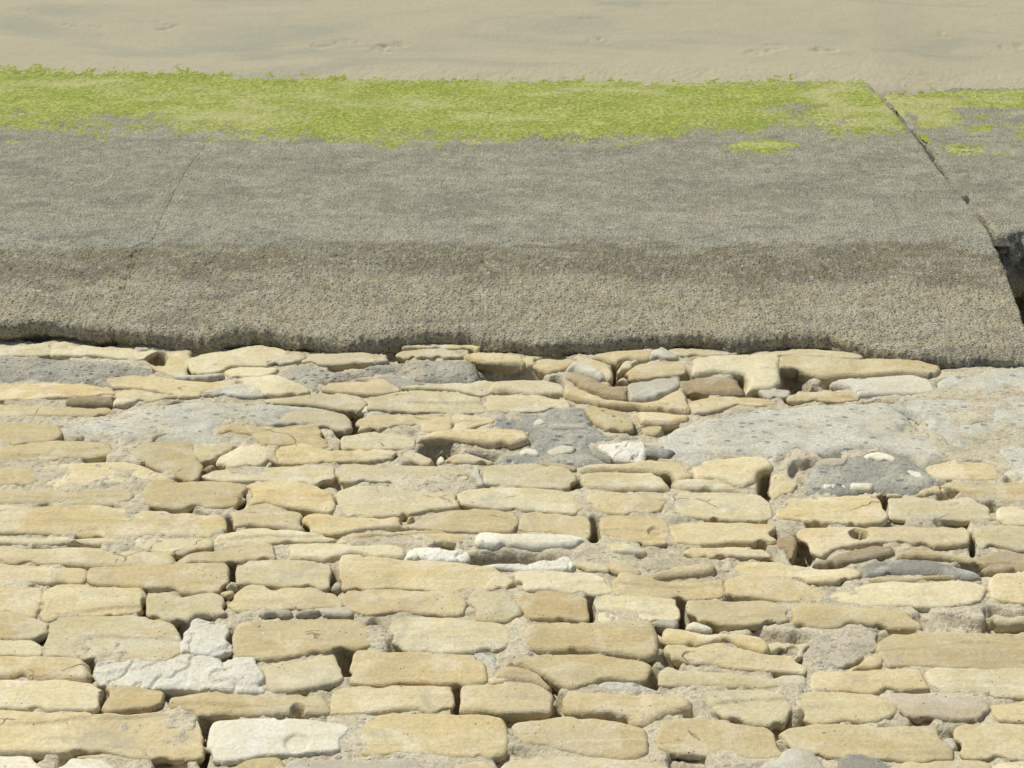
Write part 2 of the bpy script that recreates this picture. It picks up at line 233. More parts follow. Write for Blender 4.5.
DATA = """
A|p|pale flat stone against the left edge, tucked under the concrete lip|-30,68 100,60 180,52 200,75 190,98 120,104 0,102 -30,100
A|p|long thin pale stone under the concrete lip, second from the left edge|210,58 260,46 300,62 420,70 560,76 640,85 560,118 500,118 380,106 210,104 202,85
A|t|dull brown recessed stone beside a dark slot under the concrete lip, upper left|655,85 740,95 750,150 735,185 690,186 625,165 590,142 650,138
A|p|cream wedge stone rising to the right under the concrete lip, upper left|748,112 800,100 900,82 1000,62 1060,62 1130,90 1060,130 1045,145 900,148 850,170 775,182 748,165
A|p|small thin cream stone just below the cream wedge stone at upper left|885,160 940,146 1040,143 1090,150 1070,180 1000,185 920,192
A|y|very thin grey sliver of stone above the long ochre stone at upper left|690,187 790,184 880,176 887,190 790,203 700,196
A|p|cream stone sagging to the right, just right of the small bluish grey slab|925,205 1000,182 1080,180 1190,215 1215,245 1150,262 1050,262 1000,232
A|g|grey pebbly concrete patch at the left edge just below the thin pale stones|-30,105 150,105 380,108 500,120 600,145 625,180 540,182 440,195 430,225 330,212 200,205 0,210 -30,210
A|o|ochre stone dipping in the middle, between the left grey patches|430,200 560,183 700,195 800,205 900,200 935,205 900,225 800,245 780,268 700,268 640,255 560,235 455,235 425,215
A|o|smooth ochre stone at the left edge directly below the grey pebbly patch|0,215 200,207 340,215 440,240 452,258 300,264 100,278 0,275 -20,245
A|t|smooth flat tan stone at the left edge, level with the bottom of the brown recess|-30,295 60,290 250,302 440,303 455,320 380,338 200,342 60,345 -30,352
A|b|short brown shaded stone in a recess above the smooth flat tan stone|262,276 300,266 450,266 450,298 300,301 262,296
A|p|low cream stone at the upper rim of the broad smooth grey patch|460,250 520,232 600,245 700,265 640,275 520,292 460,315 450,285
A|G|broad smooth grey mortar patch spread over the courses at upper left|220,345 380,338 460,322 530,292 700,272 800,262 880,266 1000,275 1150,285 1300,295 1365,325 1250,318 1120,325 1050,360 870,375 865,405 960,415 1030,410 1010,430 950,448 700,440 560,432 510,445 520,480 460,490 425,440 300,425 235,400
A|y|small bluish grey slab on the upper rim of the broad smooth grey patch|795,255 850,225 930,215 1040,240 1030,266 880,263 800,266
B|o|long ochre stone at the right tip of the broad smooth grey patch|-115,380 0,385 150,380 260,378 290,420 308,460 270,470 180,452 60,455 0,415 -110,405
A|t|faint tan stone at the left edge, touching the left side of the broad grey patch|-30,370 220,372 240,405 200,435 90,448 0,462 -30,465
A|t|smooth tan stone directly below the broad smooth grey patch at far left|-20,480 90,448 220,435 425,440 445,490 330,508 150,525 0,530 -30,525
A|t|rounded brownish tan boulder below the broad smooth grey patch|525,470 570,440 740,438 775,470 780,510 800,550 760,590 700,580 620,545 520,500
A|p|small cream stone just right of the rounded brownish boulder|770,450 850,447 940,455 880,490 855,518 795,525 772,490
A|p|rounded cream stone two places right of the rounded brownish boulder|860,540 870,500 960,460 1050,460 1048,520 1000,545 900,548
A|b|tiny brown chip wedged beneath the small cream stone by the brownish boulder|800,545 860,525 865,545 810,562
B|p|long pale stone with a pointed left end, under the row of small cream stones|-185,575 -130,555 0,542 180,534 320,534 338,570 320,600 250,612 120,600 0,595 -100,598
A|t|large smooth tan stone tapering right, beneath the rounded brownish boulder|150,560 180,530 330,512 510,510 620,548 710,590 560,595 300,622 160,625
A|t|squarish smooth tan stone at the left edge, beside the large tapering tan stone|-30,530 140,528 150,560 135,610 60,612 -30,620
E|t|long low tan stone at the left edge beneath the large tapering tan stone|-30,95 40,72 200,75 330,68 480,68 545,85 520,130 440,140 200,135 0,138 -30,130
E|o|smooth ochre block with tapered ends above the end of the longest left slab|565,80 600,48 720,48 900,50 975,67 970,100 940,145 800,150 690,152 590,140
F|o|ochre stone with a dark chamfered right end, one stone right of the tapered ochre block|-5,110 0,60 60,45 200,55 315,85 325,120 320,172 200,160 60,132 5,145
E|t|longest smooth slab at left, pale tan, with two tiny pits|-30,140 200,134 380,132 550,153 700,161 860,175 905,195 900,232 830,262 640,262 500,268 300,260 150,252 -30,250
E|p|thin pale strip of stone at the left edge under the longest smooth slab|-30,255 150,262 300,262 440,268 510,290 500,298 330,290 160,290 -30,285
E|p|small trapezoid pale stone under the right half of the longest smooth slab|535,266 680,264 830,272 835,300 720,335 600,318 530,300
E|t|broad tan stone at the left edge under the thin pale strip|-30,290 150,294 350,292 540,312 670,330 688,350 680,380 600,388 300,376 100,368 -30,358
F|p|pale stone with a long thin right tail, beside the small trapezoid stone|-138,290 -120,255 0,228 100,232 250,250 335,268 300,283 140,283 60,292 -40,300 -100,305
F|o|ochre stone with rounded hump top, just left of the mottled pale and ochre stone|-70,170 0,145 60,135 140,160 200,175 210,205 212,240 100,230 0,222 -65,235 -72,200
E|o|long ochre sliver rising right, below the small trapezoid pale stone|700,362 740,335 900,310 1000,294 1080,290 1090,330 1080,355 950,362 820,365 720,378
E|t|flat tan stone at the left edge, left neighbour of the long clean ochre slab|-30,362 100,370 250,377 345,392 330,445 200,448 -30,445
E|o|long clean ochre slab with rounded right end, lower left quarter|355,395 500,382 700,372 880,368 910,385 905,450 860,480 780,490 700,478 560,465 370,452
F|p|pale rounded slab just right of the long clean ochre slab|-50,385 0,364 200,364 310,375 330,410 315,468 220,458 100,456 0,450 -50,455
E|t|tan block at the left edge below the flat tan stone|-30,450 160,458 170,490 160,560 150,588 60,570 -30,560
E|t|tan loaf shaped block below the left half of the long clean ochre slab|175,480 230,452 450,464 560,472 575,500 560,560 400,570 240,575 190,598 165,570
E|p|whitish lumpy block below the right half of the long clean ochre slab|575,500 640,480 740,492 840,482 880,500 885,570 770,575 740,605 680,600 575,570
F|t|tan slab with a shallow dent on top, above three small grey chips|-80,560 -65,500 0,454 100,464 230,467 330,490 358,520 355,545 200,548 60,548 -40,556
I|w|squarish crumbling pale block full of cracks, above the white cracked stone|745,60 770,34 850,32 885,42 905,110 905,170 880,193 770,188 715,178 715,110
F|y|leftmost of three small grey chips in a joint above the swirl grained ochre block|40,568 100,550 175,557 170,575 60,582
F|y|middle one of three small grey chips in a joint above the swirl grained ochre block|190,565 240,556 272,566 230,577
F|y|rightmost of three small grey chips in a joint above the swirl grained ochre block|275,562 340,550 400,552 405,575 340,578
I|t|tan stone with pointed right end at the left edge, beside the big pale hexagonal block|-30,15 60,20 150,52 195,77 190,100 130,125 -30,128
I|p|low pale stone at the left edge, left below the big pale hexagonal block|-30,134 130,132 165,150 165,186 60,188 -30,186
I|p|big pale hexagonal block with a small notch, above the white cracked stone|190,120 205,60 250,37 400,30 560,32 680,67 705,110 710,178 620,208 500,198 440,188 360,203 200,190 180,160
I|o|ochre slab with dark right end at the left edge, ending against the white cracked stone|-30,195 200,198 340,207 365,225 370,270 340,296 200,285 80,283 -30,278
I|w|long white cracked stone with rough broken surface, lower left|375,230 450,210 520,207 620,217 740,192 880,198 1000,198 1030,260 1050,320 1035,338 800,322 600,316 380,303 365,280
I|p|pale slab with whitish lower rim at the left edge above the widest ochre slab|-30,297 200,292 380,307 410,320 400,360 385,403 200,406 80,398 -30,396
I|o|short ochre block just below the left end of the white cracked stone|430,312 560,320 640,340 640,393 440,408 400,398 415,355
I|o|flat tan slab with a rusty round hole near its right end|680,350 800,332 1000,342 1120,347 1270,352 1300,418 1100,423 900,422 790,422 760,403 680,398
I|o|widest ochre slab at lower left, its left end cut by the photo edge|-30,408 200,412 360,410 500,417 640,408 760,412 790,440 810,500 800,598 660,600 540,596 400,573 300,576 200,583 -30,558
J|P|smooth whitish block with a shallow dent, right of the widest ochre slab|-150,500 -130,447 0,437 150,434 330,457 380,480 350,520 345,568 200,578 50,583 0,598 -100,610 -160,590
I|P|white stone in the bottom left corner of the photo|-30,572 120,582 155,610 150,690 -30,690
I|P|whitish stone at the bottom edge under the widest ochre slab|180,625 280,592 400,602 480,630 470,690 180,690
I|t|thin tan flake over the whitish bottom edge stone|300,582 420,573 540,602 420,602
J|y|greyish white stone at the bottom edge, left of centre|140,612 250,598 450,603 650,603 730,622 740,690 140,690
J|t|tan stone at the bottom edge below the layered tan block|760,622 850,608 960,608 1000,640 980,690 760,690
K|p|pale stone at the bottom edge just right of the photo's centre line|20,612 200,588 400,603 600,614 740,627 745,690 30,690
J|t|pale tan stone at the bottom edge under the smooth whitish block|-160,622 0,603 120,607 130,690 -160,690
B|p|small cream stone under the concrete lip, just right of the cream wedge stone|65,135 130,88 215,98 205,125 140,132 70,142
B|p|long flat cream stone under the lip, above the left half of the pebbly ridge|205,125 235,98 440,92 530,110 540,125 440,132 350,138 220,130
B|p|flat cream stone with arched top under the concrete lip, above the long pebbly ridge's middle|565,112 600,84 760,77 800,87 835,110 700,110 600,113
B|p|thin curved cream stone right against the concrete lip, above the long pebbly ridge|600,76 640,60 780,50 880,60 920,88 830,76 720,70
B|o|ochre overhanging stone with a deep shadow beneath, right end of the long pebbly ridge|845,100 900,92 1000,92 1060,103 1092,125 1080,150 1010,148 950,138 890,124
B|g|long pebbly grey ridge of concrete just below the lip stones, left of centre|100,170 150,140 250,132 380,160 500,130 700,112 850,118 890,130 905,175 880,195 800,212 680,208 560,178 440,190 320,200 270,245 230,240 150,195
B|o|ochre stone tapering left, tucked beneath the long pebbly grey ridge|285,240 310,208 400,205 520,192 570,215 590,248 520,262 420,255 330,250
B|d|small smooth grey lump between the pebbly ridge and the wide cream slab|500,183 570,178 660,205 760,212 750,222 620,232 580,225
B|p|thin tailed pale slab, left neighbour of the wide cream slab|30,275 200,262 330,252 430,265 460,290 430,325 380,325 250,300 100,288
B|p|wide cream slab with rounded top, centre left below the pebbly ridge|465,300 500,268 640,243 800,247 900,267 925,290 915,326 800,324 600,324 470,321
B|p|thin cream strip lying along the top of the wide cream slab|600,233 700,216 830,213 930,200 960,210 930,262 820,240 700,236
B|p|flat cream stone right of the wide cream slab, above the dark pebbly patch|930,270 1024,257 1120,257 1250,280 1255,308 1100,323 940,323
B|p|flat cream stone left of the curved brown stone|945,250 950,205 1000,198 1150,200 1225,210 1230,260 1120,260 1010,250
B|p|cream stone with dark gap at its right end, below the thin tailed pale slab|135,340 160,320 300,320 400,340 410,390 380,402 290,388 230,372 130,355
B|y|small bluish white stone below the left of the gap ended cream stone|60,375 90,354 180,360 225,375 170,381 70,383
B|o|broken cream and ochre stone with a crumbled hollow, below the wide cream slab|425,390 430,350 500,332 640,337 790,344 790,370 785,400 700,405 640,375 560,375 520,400 430,400
B|p|short cream stone tapering right, above the ochre arched stone|800,342 870,337 960,347 985,360 900,375 840,398 800,400
B|p|flat cream block left of the ochre arched stone|370,415 500,404 580,412 655,435 660,465 560,473 370,473
B|o|ochre arched stone bridging a dark cavity, centre|665,430 780,405 960,400 1080,410 1095,442 1020,460 940,456 830,446 740,440 665,446
B|o|long low ochre stone left below the cavity of the arched stone|110,475 200,452 320,482 440,482 565,484 575,505 440,523 300,523 120,526
B|t|narrow upright tan chip at the left end of the long low ochre stone|68,458 110,460 108,530 70,525
B|b|small round brown pebble inside the cavity beneath the arched stone|735,468 770,458 792,475 770,495 738,492
B|o|rough ochre lump at the left mouth of the cavity beneath the arched stone|600,490 660,480 720,495 740,530 680,533
B|t|rough tan lump on the floor of the cavity beneath the arched stone|765,512 800,487 890,482 940,505 960,525 880,526 780,525
B|p|big pale slab with sagging lower edge, one course below the arched stone|355,560 380,534 500,532 700,532 850,537 870,560 860,590 760,618 680,623 560,598 400,603 360,600
B|p|pale slab right of the big pale sagging slab, under the dark pebbly patch|920,535 1000,534 1150,530 1250,547 1280,580 1275,610 1220,626 1060,618 930,610 920,570
B|y|small grey pebble in the joint right of the big pale sagging slab|872,572 895,548 923,570 918,612 882,608
C|t|small round tan stone under the lip, between two shadowed ochre stones|85,120 110,105 145,115 140,145 100,150
C|o|ochre stone with a shadowed front, left of the curved brown stone|130,145 150,122 260,115 310,120 270,145 240,162 190,175 150,165
C|o|ochre stone arching over the small grey wedge, above the curved brown stone|300,100 360,115 430,140 455,175 440,210 415,190 340,140 290,120
C|y|small grey wedge lying along the top of the curved brown stone|265,160 280,132 330,134 400,170 440,210 410,205 340,178 290,158
C|b|curved sausage shaped brown stone slanting down to the right|255,182 280,164 330,168 380,202 440,230 500,227 505,260 490,285 420,270 340,240 280,207
C|o|long curved ochre band beneath the curved brown stone|255,232 310,244 400,277 500,297 620,287 680,252 710,242 722,258 740,290 745,325 640,320 540,315 420,303 380,298 260,265
C|o|squarish ochre block at the left tip of the largest grey slab|545,328 650,330 745,340 765,350 690,373 600,376 555,373
C|o|small ochre piece under the squarish block, touching the largest grey slab|560,387 670,378 640,400 600,420 570,413
C|t|thin shaded tan stone against the lip, above the curved brown stone's right end|365,105 440,88 540,78 610,77 580,118 540,123 500,118 460,148 430,130
C|p|small pale finger of stone right of the arching ochre stone|455,165 490,127 530,117 548,130 500,160 470,178
C|p|little pale pebble below the small pale finger of stone|455,202 490,182 505,205 470,222
C|o|ochre cream slab stacked on the greenish grey stone, upper centre|498,180 540,142 620,124 710,130 735,150 725,180 620,188 520,201
C|y|greenish grey smooth stone just right of the curved brown stone|505,215 600,194 700,192 715,215 690,245 600,283 515,283 500,245
C|y|greyish tan hump against the lip, above the stacked ochre cream slab|580,123 600,82 640,70 680,95 700,115 620,118
C|p|thin cream stone against the lip, right of the greyish tan hump|668,82 720,72 800,82 930,98 900,106 820,106 700,103
C|p|large cream block above and right of the dark brown broken stone|755,130 830,110 1000,110 1095,112 1100,160 1100,230 1000,238 968,255 965,180 860,172 760,183
C|b|dark brown broken stone with a rough front, under the large cream block|700,197 770,182 850,170 950,188 962,210 960,258 860,258 760,248 700,230
C|o|flat ochre stone along the upper edge of the largest grey slab|755,320 755,277 860,262 960,264 1040,267 1100,285 1040,298 920,303 820,333 770,333
D|p|long pale stone with curved top, snug against the concrete lip at right|-60,100 -20,86 80,70 200,70 320,87 400,110 400,119 250,113 60,103 -60,103
C|D|dark grey pebbly mortar patch in the centre|-130,332 60,324 280,292 350,302 360,340 430,400 540,400 556,385 570,415 600,430 560,440 470,435 380,445 440,510 445,533 300,533 0,528 -60,518 -10,480 100,465 120,420 100,405 -40,390 -100,345
C|o|pitted ochre cobble set in the right side of the dark pebbly patch|340,312 380,300 470,325 520,365 530,400 460,403 400,390 360,350
C|P|small white pebble in the upper left of the dark pebbly patch|118,370 140,352 175,352 180,370 150,383 120,383
C|y|flat pale grey pebble in the middle of the dark pebbly patch|190,387 220,377 330,382 345,395 220,398
C|P|white oval pebble at the lower left of the dark pebbly patch|80,482 110,467 150,474 170,493 140,503 90,503
C|P|white flat pebble at the lower middle of the dark pebbly patch|190,477 215,458 300,460 320,470 260,488 200,493
C|d|bluish pebble at the lower right corner of the dark pebbly patch|355,477 380,477 440,510 438,528 380,503
C|w|jagged whitish stone between the dark pebbly patch and the largest grey slab|375,452 400,442 560,442 570,500 560,518 450,518 430,490
C|d|dark grey lump touching the jagged whitish stone|568,463 640,468 710,498 640,503 570,490
C|G|largest smooth grey slab of concrete, right of centre|575,440 640,405 690,375 780,345 920,308 1040,298 1340,282 1520,278 1600,320 1640,365 1600,395 1720,410 1770,450 1770,500 1680,522 1600,490 1440,462 1290,480 1170,475 1075,530 1040,500 980,490 900,490 850,500 760,540 690,505 630,465
C|o|rounded ochre stone with a dark front, under the left part of the largest grey slab|755,547 800,517 900,492 1000,494 1060,510 1070,545 1020,570 1000,608 960,623 900,608 840,593 780,590
C|o|ochre stone with dark rounded right nose, stacked on a broad cream slab|300,552 380,534 500,532 620,517 720,542 765,582 700,600 660,578 560,560 310,563
C|p|broad cream slab directly beneath the ochre stone with a dark nose|300,582 330,567 450,562 600,570 650,592 665,620 665,643 480,638 320,623
C|t|thin tan flake under the lower edge of the dark pebbly patch|160,522 230,527 300,545 295,556 210,540
D|o|rich ochre hollowed stone behind the white rimmed blue grey slab, upper right|60,110 130,106 250,116 350,122 600,130 690,158 670,190 560,178 440,185 300,190 240,192 180,182 110,160 60,150
D|P|white rimmed blue grey slab below the hollowed ochre stone|255,225 290,197 380,195 440,188 560,178 640,195 665,215 675,245 600,262 540,255 460,258 380,265 340,238
D|o|short flat ochre stone on the upper edge of the largest grey slab, under a hollow|95,260 140,242 340,242 370,265 350,280 200,284 100,284
D|y|small greyish stone left of the dark hollow at upper right|-20,240 60,234 100,245 95,270 20,272 -20,265
D|G|pale speckled concrete slab at the right edge under the concrete lip|675,225 680,185 730,145 850,140 1080,150 1080,245 960,250 850,258 700,250
D|G|rough pale mortar patch at the right edge, right of the largest grey slab|480,282 560,265 700,258 850,262 960,256 1080,252 1080,385 980,400 900,410 860,425 900,450 760,460 740,440 600,385 640,362 590,320
D|o|ochre block at the lower right tip of the largest grey slab|645,540 740,517 900,520 925,560 935,588 880,597 720,593 660,570
D|G|pale mortar wedge at the right edge, right of the ochre block|905,470 960,440 1080,410 1080,600 990,590 940,565 925,520
D|D|mottled bluish grey patch below the largest grey slab|150,600 190,525 300,495 420,465 560,495 640,545 700,590 690,618 640,625 560,648 430,635 300,653 150,653
D|o|small knobbly ochre stone left of the mottled bluish grey patch|20,600 40,572 90,572 130,610 100,648 50,665 15,648
D|P|white pebble at the right of the mottled bluish grey patch|530,552 560,540 620,562 635,600 590,608 550,580
D|P|cream pebble in the lower middle of the mottled bluish grey patch|345,607 380,597 430,612 420,633 350,630
H|o|thin ochre strip along the lower right of the mottled bluish grey patch|430,97 560,102 690,66 705,90 660,105 560,110
G|p|pale broken strip of stone, right of the ochre stone with a dark nose|675,55 740,44 860,47 930,77 1024,92 1020,108 960,100 820,85 700,80
G|p|large pale slab below the pale broken strip, right of centre|680,102 760,90 900,94 1040,110 1065,132 1060,198 960,206 800,193 710,175
G|t|tan slab with rounded ends, one course below the broad cream slab|345,102 400,92 560,94 640,107 660,125 610,178 500,180 390,173 350,140
F|p|long pale slab with whitish grey mottling, left of the round ended tan slab|820,95 880,74 1024,67 1230,82 1270,97 1310,150 1290,176 1150,168 1050,163 900,148 840,140
F|p|broad pale slab below the left of the big pale sagging slab|340,92 400,67 500,67 640,87 800,97 825,125 820,150 720,160 600,183 470,190 370,183 350,140
F|o|mottled pale and ochre stone with a pale upper left corner|210,215 215,170 300,177 380,192 550,197 640,190 600,215 625,228 440,238 330,260 240,250
F|o|smooth ochre mound with a pointed left end, below the broad pale slab|630,225 680,187 800,160 960,160 1040,174 1055,200 1045,250 900,246 740,238
G|o|ochre stone with a dark gap at its right, below the mottled pale slab's right end|75,215 100,172 200,170 340,192 368,212 365,253 345,268 200,246 85,248
G|o|ochre block with a round dent near its right end|385,225 395,187 500,180 640,192 665,217 678,260 655,293 560,298 470,278 400,262
G|o|wide ochre slab right of the ochre block with a round dent|678,260 680,217 800,207 940,207 1080,225 1070,258 1085,290 960,290 780,303 690,293
H|b|small ochre brown stone left of the dark pocket at the hole stone's left end|35,270 60,252 125,250 140,280 140,330 110,348 90,325 40,295
F|t|thin sandy tan strip above the white whitewashed stone|330,285 380,257 560,247 700,242 860,252 865,288 750,288 600,268 480,266 400,288
F|p|pale wavy slab left of the white whitewashed stone|145,320 170,294 300,292 400,300 560,302 605,317 600,353 500,348 400,333 300,358 160,353
F|w|short white stone like whitewash, at the centre left above the long ochre log|610,340 640,310 780,310 900,320 860,340 860,360 700,360 610,356
F|P|white flat slab overhanging a long dark slot, centre|885,285 900,257 1024,257 1200,257 1310,272 1330,295 1200,313 1040,308 900,305
F|o|long ochre log shaped stone with a pointed right end, centre left|355,410 365,347 440,347 600,362 800,372 960,392 1005,425 1000,445 900,468 800,483 700,473 560,468 370,473
G|w|crinkled white stone at the bottom of the long dark slot|-110,398 -60,375 100,370 180,352 260,337 290,357 285,393 260,403 100,400 0,388
G|o|small cracked ochre stone at the right tip of the long ochre log|-60,470 -20,420 0,402 40,427 60,455 0,470
G|t|small tan flake right of the crinkled white stone|300,367 400,377 450,405 380,403 300,398
G|o|small ochre flake slanting down right of the tan flake|405,372 450,362 520,387 580,425 520,416 460,406
G|p|pale stone with a sloping top, under the small tan flake|60,412 150,404 300,410 400,417 440,460 440,488 370,498 200,473 110,478
F|p|cream block with a slanting right side, below the cracked ochre stone|860,520 880,480 1024,492 1060,540 1070,588 1000,603 900,593
G|o|ochre block with a notch in its left end, below the sloping top stone|60,510 180,477 260,492 345,507 352,560 340,593 200,593 110,586 80,550
F|o|long ochre slab directly below the long ochre log|370,525 390,480 560,474 700,482 830,497 850,520 852,573 700,570 560,563 470,573 400,560
G|o|cream and ochre slab with a dark left nose, right of the sloping top stone|450,440 460,414 560,412 640,434 760,447 870,437 875,498 700,508 500,496 460,488
G|o|thin ochre wedge on top of the dark nosed cream and ochre slab|600,425 680,392 780,377 865,382 850,405 780,418 640,432
G|o|thin orange tinged strip under the wide ochre slab|725,327 760,308 930,303 1050,303 1060,343 900,343 740,343
G|p|small pale patch of stone in the sandy hollow, below the ochre block with a dent|425,302 500,292 560,307 565,338 440,328
H|o|ochre slab running into the left end of the grey lens stone|-160,390 -100,357 0,352 120,367 220,390 360,387 380,420 300,448 200,448 100,420 -40,408
H|o|round topped ochre slab, left of the large pale slab under the grey lens stone|-150,500 -140,442 -80,422 0,420 100,432 200,467 235,500 225,520 80,523 -50,503
G|p|bright cream block between two dark joints, right of the notched ochre block|365,520 400,497 560,502 690,517 715,545 700,585 560,593 400,596 375,565
G|o|ochre brown block right of the bright cream block|725,540 750,517 900,517 1060,522 1125,545 1130,600 1060,613 850,613 760,590
G|y|small pale grey stone in the joint below the bright cream block|600,610 640,592 700,597 690,623
K|P|small white stone chip in the joint under the ochre brown block|735,72 760,60 830,93 740,85
H|o|ochre slab above the left half of the long stone with a round hole|60,130 90,110 260,99 420,97 465,125 485,190 460,213 360,220 200,210 60,193
H|p|pale slab above the right half of the long stone with a round hole|490,150 495,102 560,97 680,114 800,107 880,150 905,198 700,196 505,190
H|p|pale slab cut by the right edge, two courses under the pale mortar wedge|925,150 1024,132 1080,137 1080,220 950,220
H|o|pale ochre slab at the right edge below the ochre block by the big grey slab|705,62 730,44 880,50 1080,52 1080,120 960,123 860,105 740,82
H|o|long ochre stone with a round black hole in it|130,240 160,222 360,220 560,224 780,227 808,255 800,298 640,296 500,288 400,290 300,303 220,338 180,328 150,290
H|p|pale slab at the right edge, right neighbour of the stone with a round hole|820,242 860,222 1080,222 1080,328 980,316 920,303 840,308
H|b|brownish stone curling up under the left of the round hole|200,378 250,360 330,322 440,297 500,302 505,330 440,345 340,365 260,383
H|t|thin flaky tan strip above the grey lens stone|525,345 560,320 700,332 790,347 900,380 850,383 700,348 540,352
H|b|rough layered brown stone at the right edge, right of the grey lens stone|800,358 840,345 900,317 1080,332 1080,400 930,398 870,383
H|b|small rough lump beneath the rough layered brown stone|860,397 900,380 980,387 950,408 880,410
H|d|dark grey lens shaped stone with a shadowed right tip|375,380 440,354 600,350 720,367 820,397 860,430 800,430 700,418 500,416 400,423 375,405
H|t|thin tan sliver under the left half of the grey lens stone|410,432 460,420 620,427 600,443 440,443
H|t|thin tan sliver under the right half of the grey lens stone|630,427 740,420 750,432 650,435
H|p|large pale slab directly under the grey lens stone|265,490 330,467 430,447 620,442 830,440 870,460 850,520 760,543 560,543 400,538 290,520
H|o|pale ochre slab at the right edge, below the rough layered brown stone|875,460 930,412 1080,410 1080,520 950,526 900,513
H|o|pale ochre slab beneath the large pale slab under the grey lens stone|105,560 130,527 260,532 420,547 560,560 600,600 615,633 480,626 380,613 250,633 115,610
H|p|thin pale strip at the right edge in sandy mortar|880,582 920,577 1080,587 1080,610 930,610
L|o|long speckled ochre slab at the right edge, right of the grey tan crumbly block|450,150 470,114 620,100 860,102 1080,122 1080,238 900,243 640,238 490,233 460,190
L|c|grey tan crumbly block of mortar left of the long speckled ochre slab|175,200 180,130 260,90 350,85 440,100 452,150 350,220 300,236 200,246
L|t|small crumbly tan piece at the foot of the grey tan crumbly block|350,240 400,200 455,187 480,238 400,243
K|t|layered tan stone with a cracked top, upper of the split pair right of centre|640,130 650,87 720,87 800,107 900,112 1024,127 1060,160 1040,178 960,156 860,134 780,146 700,146
K|t|cracked tan stone forming the lower of the split pair right of centre|645,180 660,152 780,152 870,140 960,164 1060,180 1165,184 1180,215 1210,240 1200,258 1000,248 800,218 680,200
L|p|small pale stone left of the grey tan crumbly block|0,150 60,132 170,137 175,170 130,200 120,165 0,172
K|p|long pale slab under the split pair of tan stones|615,242 700,237 900,260 1040,270 1200,267 1205,300 1040,316 800,313 620,298
L|o|smooth ochre slab under the grey tan crumbly block|185,275 200,257 400,247 610,240 650,285 650,323 480,328 420,336 200,318
L|p|pale slab at the right edge, under the long speckled ochre slab|640,260 680,240 1080,247 1080,348 860,350 720,338 660,300
L|t|tan slab with scattered dark pits, left of the pinkish stone|120,350 180,327 360,332 480,352 525,395 500,430 440,456 330,448 200,453 160,440 130,380
L|r|pinkish grey slab, second from the right edge|470,345 540,337 680,337 860,362 885,395 860,443 740,443 640,433 560,438 530,400
L|o|tan slab at the right edge beside the pinkish grey slab|895,380 960,360 1080,362 1080,453 940,448 905,415
K|p|rounded pale stone with a dark right tip, left of the tan pitted slab|805,330 860,320 1040,327 1120,347 1155,380 1160,430 1100,463 1000,463 900,438 840,400
L|o|long ochre slab in the lower right, above the dark grey bottom stone|60,500 120,467 300,462 500,467 660,472 710,515 755,578 740,598 600,603 400,598 220,588 100,540
L|o|ochre slab in the lower right corner, at the right edge|765,467 900,462 1080,472 1080,598 940,598 800,588 768,560
L|y|small bluish pebble in the joint between the two lower right ochre slabs|710,515 745,507 763,540 745,558
L|d|dark grey rounded stone at the bottom edge, lower right|300,603 340,578 440,583 530,622 540,690 300,690
L|y|greyish white stone at the bottom edge left of the dark grey rounded stone|10,690 0,612 60,600 90,553 180,568 225,603 240,690
L|p|pale stone at the bottom edge right of the dark grey rounded stone|545,612 700,606 880,610 890,690 555,690
L|p|pale stone in the bottom right corner of the photo|905,614 1080,608 1080,690 905,690
J|p|wide pale slab with a crumbled left end, below the long ochre slab|560,60 600,32 760,32 900,52 1020,67 1035,100 1020,150 980,170 800,180 620,170 560,130
K|o|wide ochre slab with a dark right notch, under the bright cream block|85,90 120,70 300,64 590,64 610,100 630,180 620,193 560,198 400,176 150,170 95,130
K|o|large humped ochre slab with a diagonal crack at its left|30,225 60,202 200,184 380,177 560,207 595,227 585,283 500,288 400,283 340,318 270,326 180,270 80,222
K|t|lower flake of the humped ochre slab, left of the diagonal crack|-20,285 -10,250 30,226 110,240 180,275 245,325 200,323 140,297
K|t|tan block with rounded ends and deep shadow beneath, lower centre|-165,350 -155,312 -100,302 0,302 130,302 200,337 218,370 200,418 100,428 0,428 -60,413 -160,408
K|o|long ochre slab with a wavy shadowed underside, lower centre|235,400 240,342 380,340 600,342 740,352 760,375 755,408 660,423 560,463 440,438 300,423
K|G|thin grey mortar smear on top of the wavy ochre slab|350,325 400,285 520,285 620,320 740,335 600,333
K|o|broad pale ochre slab beneath the wavy ochre slab|50,460 200,434 330,432 460,457 560,477 585,530 580,588 480,608 300,578 180,545 90,530
K|o|broad ochre slab between two bands of grey mortar, lower right of centre|615,480 640,452 780,442 900,457 1040,477 1110,540 1100,593 960,600 800,588 700,575 630,560
J|t|layered tan block with fine bands, right of the smooth whitish block|430,580 450,452 520,424 700,417 900,427 990,442 1015,500 1000,588 860,598 600,578
J|o|swirl grained ochre block, right of the squarish crumbling pale block|-70,170 -65,80 -40,47 60,42 250,32 400,42 465,75 470,158 330,173 200,188 60,208 -40,188
J|p|pale block with a dark broken right end, right of the white cracked stone|60,240 100,207 200,202 330,180 360,222 385,245 350,298 280,318 180,333 90,338 65,290
J|o|smooth ochre slab with a curved grain line, lower left of centre|400,190 420,174 560,177 760,187 880,187 925,230 925,298 800,303 600,298 400,300
J|o|ochre slab with a small pit on top, under the curved grain slab|320,370 330,327 400,310 600,307 780,314 815,352 810,403 700,408 560,406 420,423 325,418
J|p|small pale stone left of the humped ochre slab|945,280 1000,237 1000,240 1030,235 1015,280 960,298
F|y|bluish pebble in the dark joint left of the long ochre log|320,452 335,440 352,445 355,468 335,478 320,470
B|P|tiny white pebble inside the cavity beneath the arched stone|738,505 748,496 762,503 760,525 744,525
E|P|tiny white pebble in the deep joint right of the long clean ochre slab|895,450 910,440 930,448 928,462 900,464
